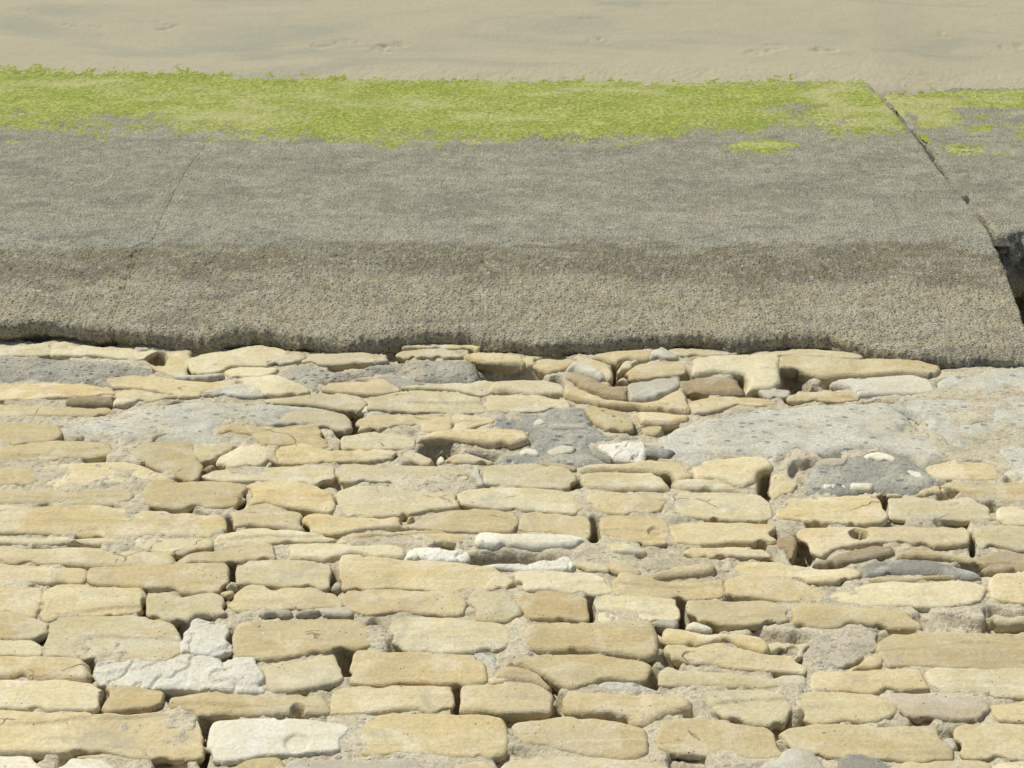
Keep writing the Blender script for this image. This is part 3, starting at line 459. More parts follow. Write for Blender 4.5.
E|t|little flat chip below the right end of the long clean ochre slab|868,487 890,476 915,470 912,492 890,500
B|P|small white pebble in the notch left of the wide cream slab|434,322 444,300 462,299 463,322
J|G|small grey mortar patch at the right end of the curved grain slab|868,178 900,168 955,170 988,225 965,255 930,258 925,225
D|P|pale oval pebble along the top of the mottled bluish grey patch|400,500 440,488 500,500 530,520 480,530 420,520
D|y|pale pebble near the upper left of the mottled bluish grey patch|210,525 260,508 330,512 335,530 270,545 215,545
D|P|pale pebble at the lower left of the mottled bluish grey patch|215,610 260,600 320,606 325,625 260,636 220,630
"""
# ------------------------------------------------------------------ pitched stones
TILE = {}
for j, oy in enumerate((330, 470, 608)):
    for i, ox in enumerate((0, 250, 500, 764)): TILE['ABCDEFGHIJKL'[j*4+i]] = (ox, oy)
SC = 1024/260
#     kind: name, category, group, crown height m, edge radius m, roughness m
KIND = {
 'o': ('sandstone_block', 'stone', .016, .032, .8), 'p': ('sandstone_block', 'stone', .015, .030, .8),
 't': ('sandstone_block', 'stone', .014, .034, .7), 'b': ('sandstone_block', 'stone', .020, .05, 1.5), 'c': ('crumbly_mortar_block', 'mortar patch', .006, .04, 1.6),
 'y': ('grey_stone', 'stone', .015, .035, .8), 'P': ('white_stone', 'stone', .015, .034, .7),
 'w': ('cracked_white_stone', 'stone', .016, .035, 1.8), 'r': ('sandstone_block', 'stone', .013, .035, .8),
 'd': ('dark_grey_stone', 'stone', .015, .045, 1.2),
 'g': ('pebbly_mortar_patch', 'mortar patch', .030, .14, 2.6), 'G': ('grey_mortar_patch', 'mortar patch', .012, .10, 1.0),
 'D': ('dark_mortar_patch', 'mortar patch', .010, .10, 2.0)}

def spline(pts, step=.012):
    """closed centripetal-ish Catmull-Rom through pts"""
    n = len(pts); out = []
    for i in range(n):
        p0, p1, p2, p3 = pts[i-1], pts[i], pts[(i+1) % n], pts[(i+2) % n]
        k = max(2, min(9, int(np.hypot(*(p2-p1))/step)))
        L = np.hypot(*(p2-p1)); a = min(1, L/max(1e-6, np.hypot(*(p1-p0)))); b = min(1, L/max(1e-6, np.hypot(*(p3-p2))))
        m1 = (p2-p0)*.34*min(1, L/np.hypot(*(p2-p0))*1.6); m2 = (p3-p1)*.34*min(1, L/max(1e-6, np.hypot(*(p3-p1)))*1.6)
        for t in np.arange(k)/k:
            t2, t3 = t*t, t*t*t
            out.append((2*t3-3*t2+1)*p1+(t3-2*t2+t)*m1+(-2*t3+3*t2)*p2+(t3-t2)*m2)
    return np.array(out)
def sdf(px, py, poly):
    """signed distance, positive inside"""
    d2 = np.full(px.shape, 1e9); ins = np.zeros(px.shape, bool)
    n = len(poly)
    for i in range(n):
        a = poly[i]; b = poly[(i+1) % n]; e = b-a; L = e@e
        if L < 1e-12: continue
        wx = px-a[0]; wy = py-a[1]
        t = np.clip((wx*e[0]+wy*e[1])/L, 0, 1)
        dx = wx-e[0]*t; dy = wy-e[1]*t
        d2 = np.minimum(d2, dx*dx+dy*dy)
        if a[1] != b[1]:
            c = (a[1] > py) != (b[1] > py)
            ins ^= c & (px < (b[0]-a[0])*(py-a[1])/(b[1]-a[1])+a[0])
    d = np.sqrt(d2); return np.where(ins, d, -d)

DEEP = [
 (348, 424, 12, 12), (440, 452, 16, 8), (480, 458, 20, 5), (500, 374, 24, 8), (795, 381, 13, 8), (556, 384, 7, 5), (530, 375, 12, 5), (745, 385, 20, 7), (815, 388, 6, 5), (430, 455, 10, 8), (355, 362, 5, 3), (985, 428, 12, 3), (350, 447, 8, 8), (404, 515, 3, 4), (792, 382, 12, 16),
 (802, 549, 12, 12), (231, 577, 5, 16), (332, 582, 6, 10), (345, 660, 9, 11), (594, 530, 6, 10), (668, 480, 7, 6), (488, 558, 24, 5),
 (510, 558, 50, 4), (88, 670, 8, 10), (102, 700, 6, 10), (203, 740, 6, 20), (457, 700, 5, 14), (681, 607, 5, 10), (590, 608, 5, 10), (143, 605, 4, 12),
 (653, 680, 6, 7), (556, 705, 5, 8), (225, 655, 6, 8), (610, 480, 30, 3), (520, 720, 30, 5), (770, 537, 8, 5), (967, 570, 16, 5),
 (230, 525, 5, 8), (240, 500, 5, 6), (160, 357, 12, 5), (184, 374, 5, 3), (505, 385, 12, 10), (620, 375, 8, 12), (688, 380, 6, 6), (765, 485, 6, 14),
 (470, 340, 60, 3), (300, 346, 40, 3), (600, 350, 80, 3), (850, 352, 40, 3), (884, 505, 3, 10), (973, 545, 3, 8), (612, 720, 30, 4)]
STONES = []     # (poly in slope metres, kind)
def stone(tile, kind, label, pts, seed):
    name, cat, H, RR, rough = KIND[kind]
    ox, oy = TILE[tile]
    P = []
    pys = [oy+y/SC for _, y in pts]; lo, hi = min(pys), max(pys)
    for (x, y), py in zip(pts, pys):
        px = ox+x/SC
        if py > 765: py = py+14
        if px > 1022: px += 26
        if px < 2: px -= 26
        f = (py-lo)/max(1e-6, hi-lo)           # far edge is seen at crown height, near edge at the joint
        P.append(to_plane(px, py, H*(.75-.55*f) if kind not in 'gGD' else .01))
    P = np.array(P); poly = spline(P)
    rs = np.random.RandomState(seed)
    px_, py_ = project(from_plane(*P.mean(0), 0.0))
    worn = float(sstep(260, 120, px_)*sstep(395, 420, py_)*sstep(600, 540, py_))      # smoother, sea-worn stones at the left
    H = H*(1-.35*worn); RR = RR*(1+.8*worn); rough = rough*(1-.5*worn)
    x0, y0 = poly.min(0)-.035; x1, y1 = poly.max(0)+.035
    big = (x1-x0)*(y1-y0) > .8
    dx, dy = (.0085, .0125) if big else (.0065, .0095)
    nx = int((x1-x0)/dx)+2; ny = int((y1-y0)/dy)+2
    X, Y = np.meshgrid(np.linspace(x0, x1, nx), np.linspace(y0, y1, ny))
    wx = X+.011*fbm(X*9, Y*9, 2, seed)+.001*vnoise(X*60, Y*60, seed+5); wy = Y+.013*fbm(X*8, Y*8, 2, seed+9)+.001*vnoise(X*60, Y*60, seed+6)
    d = sdf(wx, wy, poly)+(.021 if kind not in 'gGD' else .006+.022*fbm(X*7, Y*7, 3, seed+33))
    dm = max(.01, d.max())
    n_chip = rs.randint(2, 6) if kind not in 'gGD' and dm > .05 else 0
    for _ in range(n_chip):                                        # broken corners and chips
        q = poly[rs.randint(len(poly))]; rad = rs.uniform(.018, .045)
        d = d-rs.uniform(.012, .03)*np.exp(-(((X-q[0])/rad)**2+((Y-q[1])/rad/1.2)**2)**1.5)
    gx, gy = project(from_plane(X.ravel(), Y.ravel(), 0*X.ravel())); gx = gx.reshape(X.shape); gy = gy.reshape(X.shape)
    for x, y, rx, ry in DEEP:                                      # sockets where mortar and stone have gone
        if x0 < to_plane(x, y)[0] < x1: d = d-.024*np.exp(-(((gx-x)/rx)**2+((gy-y)/ry)**2)**1.2)
    small = dm < .05
    Rr = min(RR*rs.uniform(.8, 1.2), dm*(.9 if small else .8))
    patch = kind in 'gGD'
    if patch:
        D = .05; top = H*(1+.5*fbm(X*3, Y*3, 2, seed))
        e = np.clip(d/Rr, 0, 1); prof = np.sqrt(np.clip(1-(1-e)**2, 0, 1))
        h = -D+(top+D)*prof
    else:
        D = .085; Hh = H*rs.uniform(.75, 1.35)*(1 if not small else .9)
        proud = any(w_ in label for w_ in ('shadow', 'dark front', 'dark nose', 'overhang', 'dark right', 'deep', 'bridging', 'curved brown', 'wavy', 'squarish ochre', 'dark brown', 'hollowed', 'dark rounded'))
        if proud: Hh += .011; Rr = min(Rr*1.6, dm*.9)
        e = np.clip(d/Rr, 0, 1); prof = np.clip(1-(1-e)**2.6, 0, 1)**.5
        h = -D+(Hh+D)*prof
        h = h+.013*np.clip(d/dm, 0, 1)**.8*rs.uniform(.0, 1.2)      # gentle crown
        cx, cy = poly.mean(0)
        h = h+prof*((Y-cy)*rs.uniform(-.05, .05)+(X-cx)*rs.uniform(-.02, .02))
    pr = np.clip(d/.02, 0, 1)
    h = h+pr*rough*(.0065*fbm(X*4.5, Y*6, 2, seed+2)+.0020*fbm(X*16, Y*20, 2, seed+3)+.0007*vnoise(X*75, Y*75, seed+4))
    if kind in 'otbp':                                             # bedding ridges weathered out of the sandstone
        q = fbm(X*1.3+3*rs.rand(), Y*13+1.2*vnoise(X*3, Y*3, seed+7), 2, seed+8)
        h = h+pr*(.0030 if kind != 'b' else .008)*q*rs.uniform(.3, 1.3)
        if rs.rand() < .45 and dm > .06:                            # a bed has split away: a low ledge along the stone
            ln = poly[:, 1].min()+(poly[:, 1].max()-poly[:, 1].min())*rs.uniform(.25, .75)+.05*fbm(X*2.5, X*0+seed, 3, seed+21)+(X-x0)*rs.uniform(-.08, .08)
            h = h-pr*rs.uniform(.004, .011)*sstep(-.006, .010, (Y-ln)*rs.choice([-1, 1]))*sstep(-.2, .2, fbm(X*2, Y*2, 2, seed+22)+.15)
        # scalloped hollows
        k = vnoise(X*5+11, Y*4, seed+12); h = h-pr*.016*np.clip(k-.45, 0, 1)
    if kind == 'w':
        c = np.abs(fbm(X*4.5, Y*5.5, 3, seed+13)); h = h-pr*.018*(1-sstep(0, .07, c))
        h = h+pr*.018*np.round(2.2*fbm(X*3.5, Y*5, 2, seed+15))/2.2
    if kind in 'gD':
        h = h+pr*.007*np.abs(vnoise(X*32, Y*32, seed+16))
    h_side = h
    if 'round black hole' in label or 'rusty round hole' in label or 'tiny pits' in label or 'round dent' in label or 'pitted' in label or 'shallow dent' in label:
        for (qx, qy, rr, dp) in HOLES.get(label[:18], []):
            u, v = to_plane(qx, qy, H)
            rd = np.hypot((X-u), (Y-v)*.9)+.004*vnoise(X*40, Y*40, 3)
            h = h-dp*(1-sstep(rr*.7, rr, rd))
    if 'diagonal crack' in label and 'lower' not in label:
        pass
    cx, cy = poly.mean(0); lowp = np.clip(-h_side-.004, 0, .08); U, V = X, Y
    if not patch:                                                  # the buried sides draw in under the stone
        V = Y+.85*lowp*(Y < cy)*sstep(0, .03, dm-d*0); U = X-.6*lowp*np.sign(X-cx)*(np.abs(X-cx) > .6*(x1-x0)/2)
    o = grid_mesh(name, from_plane(U, V, h), M[kind], keep=d > 0)
    tag(o, label, cat, 'mortar patches smeared over the stones' if patch else 'stones pitched on the slope')
    STONES.append((poly, kind)); return o
HOLES = {
 'long ochre stone w': [(859, 534, .058, .26)],
 'flat tan slab with': [(298, 711, .040, .035), (299, 711, .022, .09)],
 'longest smooth sla': [(132, 522, .009, .02), (164, 517, .008, .02)],
 'ochre block with a': [(655, 531, .045, .018)],
 'pitted ochre cobbl': [(615, 418, .016, .04), (604, 412, .009, .02), (622, 424, .009, .02)],
 'smooth whitish blo': [(297, 744, .07, .014)],
}
for i, line in enumerate(DATA.strip().split('\n')):
    t, k, lab, pts = line.split('|')
    stone(t, k, lab, [tuple(float(q) for q in p.split(',')) for p in pts.split()], 100+i*7)

# mortar bed under and between the stones
FLOW = [(80, 480, 120, 80, -.014),   # where the bed stands nearly flush: x, y, rx, ry (photograph points), rise
 (655, 553, 60, 14, .035), (930, 612, 60, 14, .035), (800, 610, 60, 10, .02), (420, 540, 60, 6, .02), (240, 470, 30, 5, .01),
 (590, 500, 14, 20, .03), (680, 505, 14, 12, .03), (520, 640, 14, 16, .03), (655, 745, 12, 20, .03), (700, 760, 60, 8, .03),
 (350, 730, 20, 20, .03), (930, 700, 30, 20, .02), (790, 700, 12, 18, .03), (770, 520, 16, 16, .02), (990, 430, 60, 60, .02),
 (880, 520, 90, 5, .02), (375, 640, 8, 18, .03), (410, 610, 90, 4, .0), (820, 630, 40, 8, .02), (20, 590, 20, 10, .01), (520, 755, 120, 8, .02)]
u0, v0 = to_plane(-40, 800); u1, v1 = to_plane(1064, 330)
xs = np.concatenate([np.linspace(-7, -3.85, 40)[:-1], np.arange(-3.85, 3.85, .0105), np.linspace(3.86, 7, 40)])
vs = np.concatenate([np.linspace(-6, v0-.1, 40)[:-1], np.arange(v0-.1, v1+.5, .0155), np.arange(v1+.52, v1+3.0, .05)])
X, Y = np.meshgrid(xs, vs)
h = -.002+.012*fbm(X*2.3, Y*2.6, 2, 71)+.016*fbm(X*8, Y*8, 3, 72)+.005*fbm(X*24, Y*24, 2, 79)+.007*sstep(.35, .7, vnoise(X*34, Y*30, 78))+.003*vnoise(X*50, Y*50, 73)+.0015*vnoise(X*90, Y*90, 75)
h = h-.07*sstep(.18, .40, fbm(X*5, Y*6, 2, 74))
PXc, PYc = project(from_plane(X, Y, 0*X).reshape(-1, 3)); PXc = PXc.reshape(X.shape); PYc = PYc.reshape(X.shape)
for x, y, rx, ry, a in FLOW:
    q = ((PXc-x)/rx)**2+((PYc-y)/ry)**2; h = h+(a+.022)*np.exp(-q**1.5)
for x, y, rx, ry in DEEP+[(859, 534, 11, 8), (299, 712, 8, 8)]:
    q = ((PXc-x)/(rx*.95))**2+((PYc-y)/(ry*1.05))**2; h = h-.36*np.exp(-q**2)
h = np.minimum(h, .012+.004*fbm(X*6, Y*6, 2, 88))
qq = ((PXc-1040)/50)**2+((PYc-285)/60)**2; h = h-.9*np.exp(-qq**2)*(PYc < 345)
bed = grid_mesh('mortar_bed', from_plane(X, Y, h), M['bed']); tag(bed, kind='structure')

# ------------------------------------------------------------------ concrete apron
def hit(px, py, y0, z0, s):      # sight line with plane z = z0 + s*(y-y0)
    d = ray(px, py); t = (z0-CAM[2]-s*(y0-CAM[1])+0)/(d[2]-s*d[1]); return CAM+d*t
def zs(y): return (y-Y0)*SV[2]/SV[1]
LIP = .12
# front edge traced from the photograph: (x, y) where the rough face drops to the stones
edge = [(-60, 336), (0, 337), (45, 333), (100, 338), (180, 343), (205, 345), (240, 341), (270, 340), (300, 345), (345, 350), (380, 345),
        (430, 340), (465, 341), (490, 346), (540, 351), (590, 348), (640, 343), (700, 343), (740, 349), (790, 344), (830, 344), (870, 353), (920, 361),
        (980, 363), (1024, 363), (1080, 364)]
ex, ey = [], []
for px, py in edge:
    P = hit(px, py-9, Y0, LIP+0.0, SV[2]/SV[1]); ex.append(P[0]); ey.append(P[1])
Pf = hit(512, 336, Y0, LIP, SV[2]/SV[1]); yA, zA = Pf[1], Pf[2]
s1 = -math.tan(R(5)); s2 = -math.tan(R(13))
Pb = hit(512, 242, yA, zA, s1); yB, zB = Pb[1], Pb[2]
Pc = hit(512, 80, yB, zB, s2); yC, zC = Pc[1], Pc[2]
Pd = hit(512, 40, yB, zB, s2); yD = Pd[1]
def zc(y):
    """apron profile with an eased arris"""
    a = zA+s1*(y-yA); b = zB+s2*(y-yB); k = .12
    return -k*np.log(np.exp(-(a-zB)/k/1)+np.exp(-(b-zB)/k))*1.0+zB if False else np.where(np.abs(y-yB) < .5, zB+(s1+s2)/2*(y-yB)-(s1-s2)/(4*.5)*((y-yB)**2+.25), np.where(y < yB, a, b))
def conc(px, py):
    P = hit(px, py, yA, zA, s1)
    if P[1] > yB: P = hit(px, py, yB, zB, s2)
    return P
JL = [conc(*p) for p in ((105, 345), (112, 320), (128, 280), (140, 248), (152, 238), (180, 180), (215, 130), (235, 70), (250, 40))]
JR = [conc(*p) for p in ((1032, 375), (1026, 325), (1012, 285), (996, 243), (978, 214), (945, 176), (912, 130), (893, 108), (872, 86), (845, 40))]
def curve(J):
    ys = np.array([p[1] for p in J]); xs_ = np.array([p[0] for p in J])
    s0 = (xs_[1]-xs_[0])/(ys[1]-ys[0])
    return lambda y: np.where(y < ys[0], xs_[0], np.interp(y, ys, xs_))+.012*fbm(y*6, y*0+3, 3, 91)
fL, fR = curve(JL), curve(JR)
def edge_y(x): return np.interp(x, ex, ey)+.012*fbm(x*7, x*0, 3, 55)+.006*vnoise(x*30, x*0, 56)

def conc_rough(X, Y, dist, seed):
    near = 1-sstep(yB-.25-yA, yB+.3-yA, dist)
    h = .012*fbm(X*2.2, Y*2.2, 3, seed)
    h = h+(.003+.006*near)*fbm(X*19, Y*17, 3, seed+1, .8)+(.002+.004*near)*vnoise(X*55, Y*42, seed+3)
    pit = fbm(X*24, Y*20, 2, seed+5); h = h-(.004+.007*near)*sstep(.48, .8, pit)
    # long shallow board marks running along the apron
    h = h+.006*vnoise(X*.35, Y*5, seed+9)+.008*np.exp(-((Y-(yB+.62)-.05*vnoise(X, X*0, 4))/.05)**2)
    for px, py, rr, dp in PITS:
        P = PC[(px, py)]; q = np.hypot(X-P[0], (Y-P[1])*.7)+.008*vnoise(X*40, Y*40, 8); q = q+.5*rr*fbm(X*30, Y*22, 2, 61); h = h-.4*dp*(1-sstep(rr*.25, rr*.85, q))
    return h
PITS = [(158, 222, .05, .02), (166, 208, .05, .018), (174, 194, .05, .02), (183, 178, .05, .018), (192, 164, .06, .02), (202, 148, .06, .02), (140, 243, .05, .05), (134, 254, .04, .05), (137, 249, .03, .05), (130, 268, .035, .045), (127, 277, .045, .05), (122, 289, .035, .05), (117, 298, .04, .05),
        (113, 312, .03, .03), (825, 267, .035, .05), (265, 257, .03, .03), (85, 278, .03, .03), (40, 246, .04, .03), (838, 212, .08, .02), (770, 173, .05, .03), (165, 230, .06, .02),
        (700, 262, .03, .03), (530, 258, .03, .03), (205, 250, .02, .03), (410, 300, .03, .03)]
PC = {(p[0], p[1]): conc(p[0], p[1]) for p in PITS}
M_CONC = None
def concrete_mat():
    n = NB('weathered_concrete')
    d = n.attr('dist')                                       # metres from the front edge
    wob = n.math('MULTIPLY', n.math('SUBTRACT', n.noise(n.map(n.pos, (.5, 1, 1)), 2.6, 5, .65, .4), .5), 1.15)
    dd = n.math('ADD', d, wob)
    Lb = yB-yA
    tot = 5.0
    f = n.math('DIVIDE', dd, tot)
    c = n.ramp(f, [(0, (0.623, 0.541, 0.340)), (Lb*.48/tot, (0.587, 0.510, 0.320)), (Lb*.68/tot, (0.329, 0.281, 0.158)), (Lb*.97/tot, (0.311, 0.268, 0.154)), (Lb*1.05/tot, (0.498, 0.467, 0.328)),
                   ((Lb+.55)/tot, (0.498, 0.458, 0.328)), ((Lb+1.0)/tot, (0.427, 0.394, 0.278)), (.95, (0.445, 0.407, 0.282))])
    f2 = n.math('DIVIDE', d, tot)
    line = n.ramp(f2, [(0, 0.0), ((Lb-.03)/tot, 0.0), ((Lb+.03)/tot, .45), ((Lb+.2)/tot, .35), ((Lb+.30)/tot, 0.0)])
    c = n.mix(n.math('MULTIPLY', line, n.rng(n.noise(n.pos, 4, 3), .3, .6)), c, (.44, .44, .37))
    pale = n.noise(n.map(n.pos, (.6, 1.3, 1)), 3.2, 6, .65, .3)
    c = n.mix(n.math('MULTIPLY', n.rng(pale, .50, .62), .38), c, (.70, .64, .48))
    dk = n.noise(n.map(n.pos, (.5, 1.4, 1)), 2.1, 5, .65, .5)
    c = n.mix(n.math('MULTIPLY', n.rng(dk, .52, .64), .6), c, (.28, .25, .175))
    hb = n.noise(n.map(n.pos, (.16, 1.6, 1)), 1.6, 3, .6, .2); c = n.mix(n.rng(hb, .34, .50, .16, 0), c, (.27, .25, .19)); c = n.mix(n.rng(hb, .52, .66, 0, .16), c, (.60, .58, .45))
    md = n.noise(n.pos, 8, 4, .7); c = n.mix(n.rng(md, .35, .5, .4, 0), c, (.24, .225, .17)); c = n.mix(n.rng(md, .52, .66, 0, .4), c, (.72, .67, .51))
    vp = n.map(n.pos, (1, 1, 1))
    pc = n.vor(vp, 44, 'Color'); pd = n.vor(vp, 44)
    sep = n.n.new('ShaderNodeSeparateColor'); n.l.new(pc, sep.inputs[0])
    nearf = n.rng(d, Lb*.5, Lb*1.2, 1, .55)
    k = n.math('MULTIPLY', n.math('MULTIPLY', n.rng(sep.outputs[0], .55, .6), n.rng(pd, .38, .5, 1, 0)), nearf)
    c = n.mix(n.math('MULTIPLY', k, .75), c, (.17, .18, .18))
    p2 = n.vor(vp, 22, 'Color'); q2 = n.vor(vp, 22); s2_ = n.n.new('ShaderNodeSeparateColor'); n.l.new(p2, s2_.inputs[0])
    kk = n.math('MULTIPLY', n.math('MULTIPLY', n.rng(s2_.outputs[0], .70, .74), n.rng(q2, .34, .46, 1, 0)), nearf)
    c = n.mix(n.math('MULTIPLY', kk, .85), c, n.mix(s2_.outputs[1], (.24, .24, .22), (.74, .66, .50)))
    k2 = n.math('MULTIPLY', n.math('MULTIPLY', n.rng(sep.outputs[1], .72, .78), n.rng(pd, .3, .42, 1, 0)), nearf)
    c = n.mix(n.math('MULTIPLY', k2, .8), c, (.62, .57, .45))
    g = n.noise(n.pos, 55, 5, .8)
    c = n.mix(n.rng(g, .38, .54, .7, 0), c, n.mix(.65, c, (.07, .06, .045)))
    c = n.mix(n.rng(g, .54, .68, 0, .5), c, (.56, .53, .43))
    fs = n.noise(n.pos, 110, 3, .8); c = n.mix(n.rng(fs, .36, .50, .35, 0), c, (.09, .085, .07)); c = n.mix(n.rng(fs, .54, .66, 0, .45), c, (.62, .59, .48))
    h = n.math('ADD', n.math('MULTIPLY', g, 1.2), n.math('MULTIPLY', fs, .7))
    h = n.math('ADD', h, n.math('MULTIPLY', n.rng(pd, .1, .55, 1, 0), .8))
    return n.done(c, n.bump(h, .012, 1.0))
M_CONC = concrete_mat()

FACE = [(.34, .05), (.26, .05), (.20, .06), (.155, .05), (.12, .030), (.09, .010), (.065, -.004), (.045, -.010), (.028, -.010), (.014, -.006)]
FACE2 = [(.75, .1), (.55, 0), (.42, -.10), (.36, -.22), (.31, -.27), (.26, -.27), (.21, -.25), (.17, -.22), (.13, -.18), (.10, -.14), (.07, -.10), (.045, -.07), (.02, -.03)]
def slab(name, label, xl, xr, seed, nx, drop=0.0, front=None, gl=0, gr=0, face=FACE, lw=.035):
    ee = front or edge_y
    ny = 300
    S = np.linspace(0, 1, nx)
    # rows: under side lip, then along the profile (denser in the near part)
    wv = np.linspace(0, 1, ny)**1.15
    yy = yA+(yD+.3-yA)*wv
    Xr = xl(yy)[:, None]*(1-S)[None, :]+xr(yy)[:, None]*S[None, :]
    yf = ee(Xr)
    Yr = yf+(yD+.3-yf)*wv[:, None]
    Xr = xl(Yr)*(1-S)[None, :]+xr(Yr)*S[None, :]
    dist = Yr-yA
    Z = zc(Yr)-drop+conc_rough(Xr, Yr, dist, seed)
    arc = (Yr-yf)
    # rounded, broken front arris
    rr = .07+.04*fbm(Xr*5, Xr*0, 2, seed+20)
    Z = Z-rr*(1-np.sqrt(np.clip(1-(1-np.clip(arc/(rr*1.3), 0, 1))**2, 0, 1)))
    # joint edges eased
    dl = Xr-xl(Yr); dr = xr(Yr)-Xr
    ew = .035+.02*vnoise(Yr*4, Yr*0, seed+30)
    el = ew*lw/.035*(1+.5*fbm(Yr*3, Yr*0+Xr*4, 3, seed+31)*(lw > .1))
    Z = Z-gl*(1-np.sqrt(np.clip(1-(1-np.clip(dl/el, 0, 1))**2, 0, 1)))-gr*(1-np.sqrt(np.clip(1-(1-np.clip(dr/ew, 0, 1))**2, 0, 1)))
    P = np.stack([Xr, Yr, Z], -1)
    # front face rows
    fr = []
    for k, (dz, back) in enumerate(face):
        q = P[0].copy(); n_ = (.016 if face is FACE else .16)*fbm(q[:, 0]*6, q[:, 0]*0+k*.9, 3, seed+40)+.009*vnoise(q[:, 0]*34, q[:, 0]*0+k*.9, seed+41)
        q[:, 1] += back+n_; q[:, 2] -= dz; fr.append(q)
    P = np.concatenate([np.array(fr), P], 0); dist = np.concatenate([np.repeat(dist[:1], len(fr), 0), dist], 0)
    # side faces
    cl, cr = [], []
    for dz, inw in ((.30, .02), (.22, .015), (.16, .015), (.11, .01), (.07, .004), (.035, 0)):
        a = P[:, 0].copy(); b = P[:, -1].copy()
        na = .010*vnoise(a[:, 1]*25, a[:, 1]*0+dz*30, seed+50)
        a[:, 2] -= dz; a[:, 0] += inw+na; b[:, 2] -= dz; b[:, 0] -= inw+na
        cl.append(a); cr.append(b)
    P = np.concatenate([np.stack(cl, 1), P, np.stack(cr[::-1], 1)], 1)
    dist = np.concatenate([np.repeat(dist[:, :1], 6, 1), dist, np.repeat(dist[:, -1:], 6, 1)], 1)
    o = grid_mesh(name, P, M_CONC, attrs={'dist': dist})
    return tag(o, label, 'concrete slab', 'concrete slabs along the foot of the slope')
slab('concrete_slab', 'largest weathered concrete slab with a green algae band, between the two slanting joints', lambda y: fL(y), lambda y: fR(y)-.004, 300, 900, gl=.006, gr=.02)
slab('concrete_slab', 'concrete slab at the left edge, beyond the faint pitted joint', lambda y: 0*y-7.0, lambda y: fL(y)-.0005, 300, 700, gr=.006)
def front_r(x):
    return edge_y(x)+.30+.55*sstep(3.45, 2.9, x)+.05*fbm(x*6, x*0+2, 3, 77)
def front_right(x):
    P0 = conc(986, 224); P1 = conc(1040, 224)
    return np.interp(x, [P0[0]-.3, P0[0], P1[0], 7], [P0[1]+.1, P0[1], P1[1], P1[1]])+.12*fbm(x*5, x*0+2, 4, 77)
slab('concrete_slab', 'broken concrete slab at the right edge with a dark hollow before it', lambda y: fR(y)+.085+.05*fbm(y*4, y*0, 3, 93), lambda y: 0*y+7.0, 340, 420, drop=.075, front=front_right, gl=.05, face=FACE2, lw=.08)

# added dark strip: the shade in the open joint, put into colour
n_ = NB('dark_joint_shade'); g_ = n_.noise(n_.pos, 30, 5, .75)
M_JOINT_SHADE = n_.done(n_.mix(n_.rng(g_, .4, .65), (.05, .047, .04), (.16, .145, .105)), n_.bump(g_, .02))
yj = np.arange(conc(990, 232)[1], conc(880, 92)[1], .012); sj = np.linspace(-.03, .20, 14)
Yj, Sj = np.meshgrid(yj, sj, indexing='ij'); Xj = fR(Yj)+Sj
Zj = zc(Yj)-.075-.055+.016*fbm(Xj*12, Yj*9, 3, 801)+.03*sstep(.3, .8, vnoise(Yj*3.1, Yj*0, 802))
shade_strip = grid_mesh('joint_shade_strip', np.stack([Xj, Yj, Zj], -1), M_JOINT_SHADE); tag(shade_strip, 'dark ragged strip added as shade in the open slanting joint at the right of the concrete', 'joint filling')

# ------------------------------------------------------------------ sand
def sand_mat():
    n = NB('damp_sand')
    c = n.mix(n.rng(n.noise(n.map(n.pos, (.35, 1, 1)), .8, 4, .55, .3), .35, .65), (.435, .385, .262), (.41, .365, .25))
    wet = n.noise(n.map(n.pos, (.35, 1.5, 1)), .9, 5, .6, .8)
    c = n.mix(n.math('MULTIPLY', n.rng(wet, .50, .66), .7), c, (.30, .295, .225))
    g = n.noise(n.pos, 60, 4, .8)
    mt = n.noise(n.map(n.pos, (.6, 1, 1)), 5, 6, .7); c = n.mix(n.rng(mt, .46, .64, 0, .18), c, (.31, .29, .21))
    c = n.mix(n.rng(g, .36, .56, .22, 0), c, (.24, .21, .14)); c = n.mix(n.rng(g, .54, .66, 0, .25), c, (.58, .52, .38))
    h = n.math('ADD', n.math('MULTIPLY', g, .4), n.noise(n.pos, 22, 4, .6))
    return n.done(c, n.bump(h, .004, .8))
yS0 = yC-.9
s3 = -math.tan(R(2))
zS = float(zc(np.array(yC)))+.010
def sand_h(X, Y):
    Z = zS+s3*(Y-yC)+.010*fbm(X*.8, Y*1.2, 3, 401)+.0014*fbm(X*5, Y*7, 3, 402)+.0012*vnoise(X*30, Y*30, 404)+(.004*vnoise(X*9, Y*6, 405)+.005*vnoise(X*45, Y*38, 406))*sstep(.55, .05, np.abs(Y-yC))
    Z = Z-.20*sstep(0, .9, yC-.15-Y)-.095*sstep(0, 1.0, X-fR(Y)-.03)*sstep(3.5, .0, Y-yC)
    Z = Z+np.where(X < 0, .0060*X, .004*X)*sstep(8, 5, np.abs(X))
    Z = Z+.012*fbm(X*1.1, Y*1.1, 3, 409)*sstep(1, 0, np.abs(Y-yC))
    return Z
ys = np.concatenate([np.arange(yS0, yC+6.5, .020), yC+6.5+np.geomspace(.03, 400, 90)])
xs = np.concatenate([-6.5-np.geomspace(.05, 300, 50)[::-1], np.arange(-6.5, 6.5, .016), 6.5+np.geomspace(.05, 300, 50)])
X, Y = np.meshgrid(xs, ys)
Z = sand_h(X, Y)
PRINTS = [(78, 22, .30), (92, 25, .2), (158, 21, .2), (168, 25, .35), (322, 44, .3), (345, 41, .4), (383, 48, .5), (394, 44, .5), (603, 40, .4), (760, 53, .4), (775, 48, .35), (818, 52, .5), (830, 50, .45), (1012, 42, .4), (348, 25, .1), (20, 8, .2), (590, 20, .2), (940, 30, .2)]
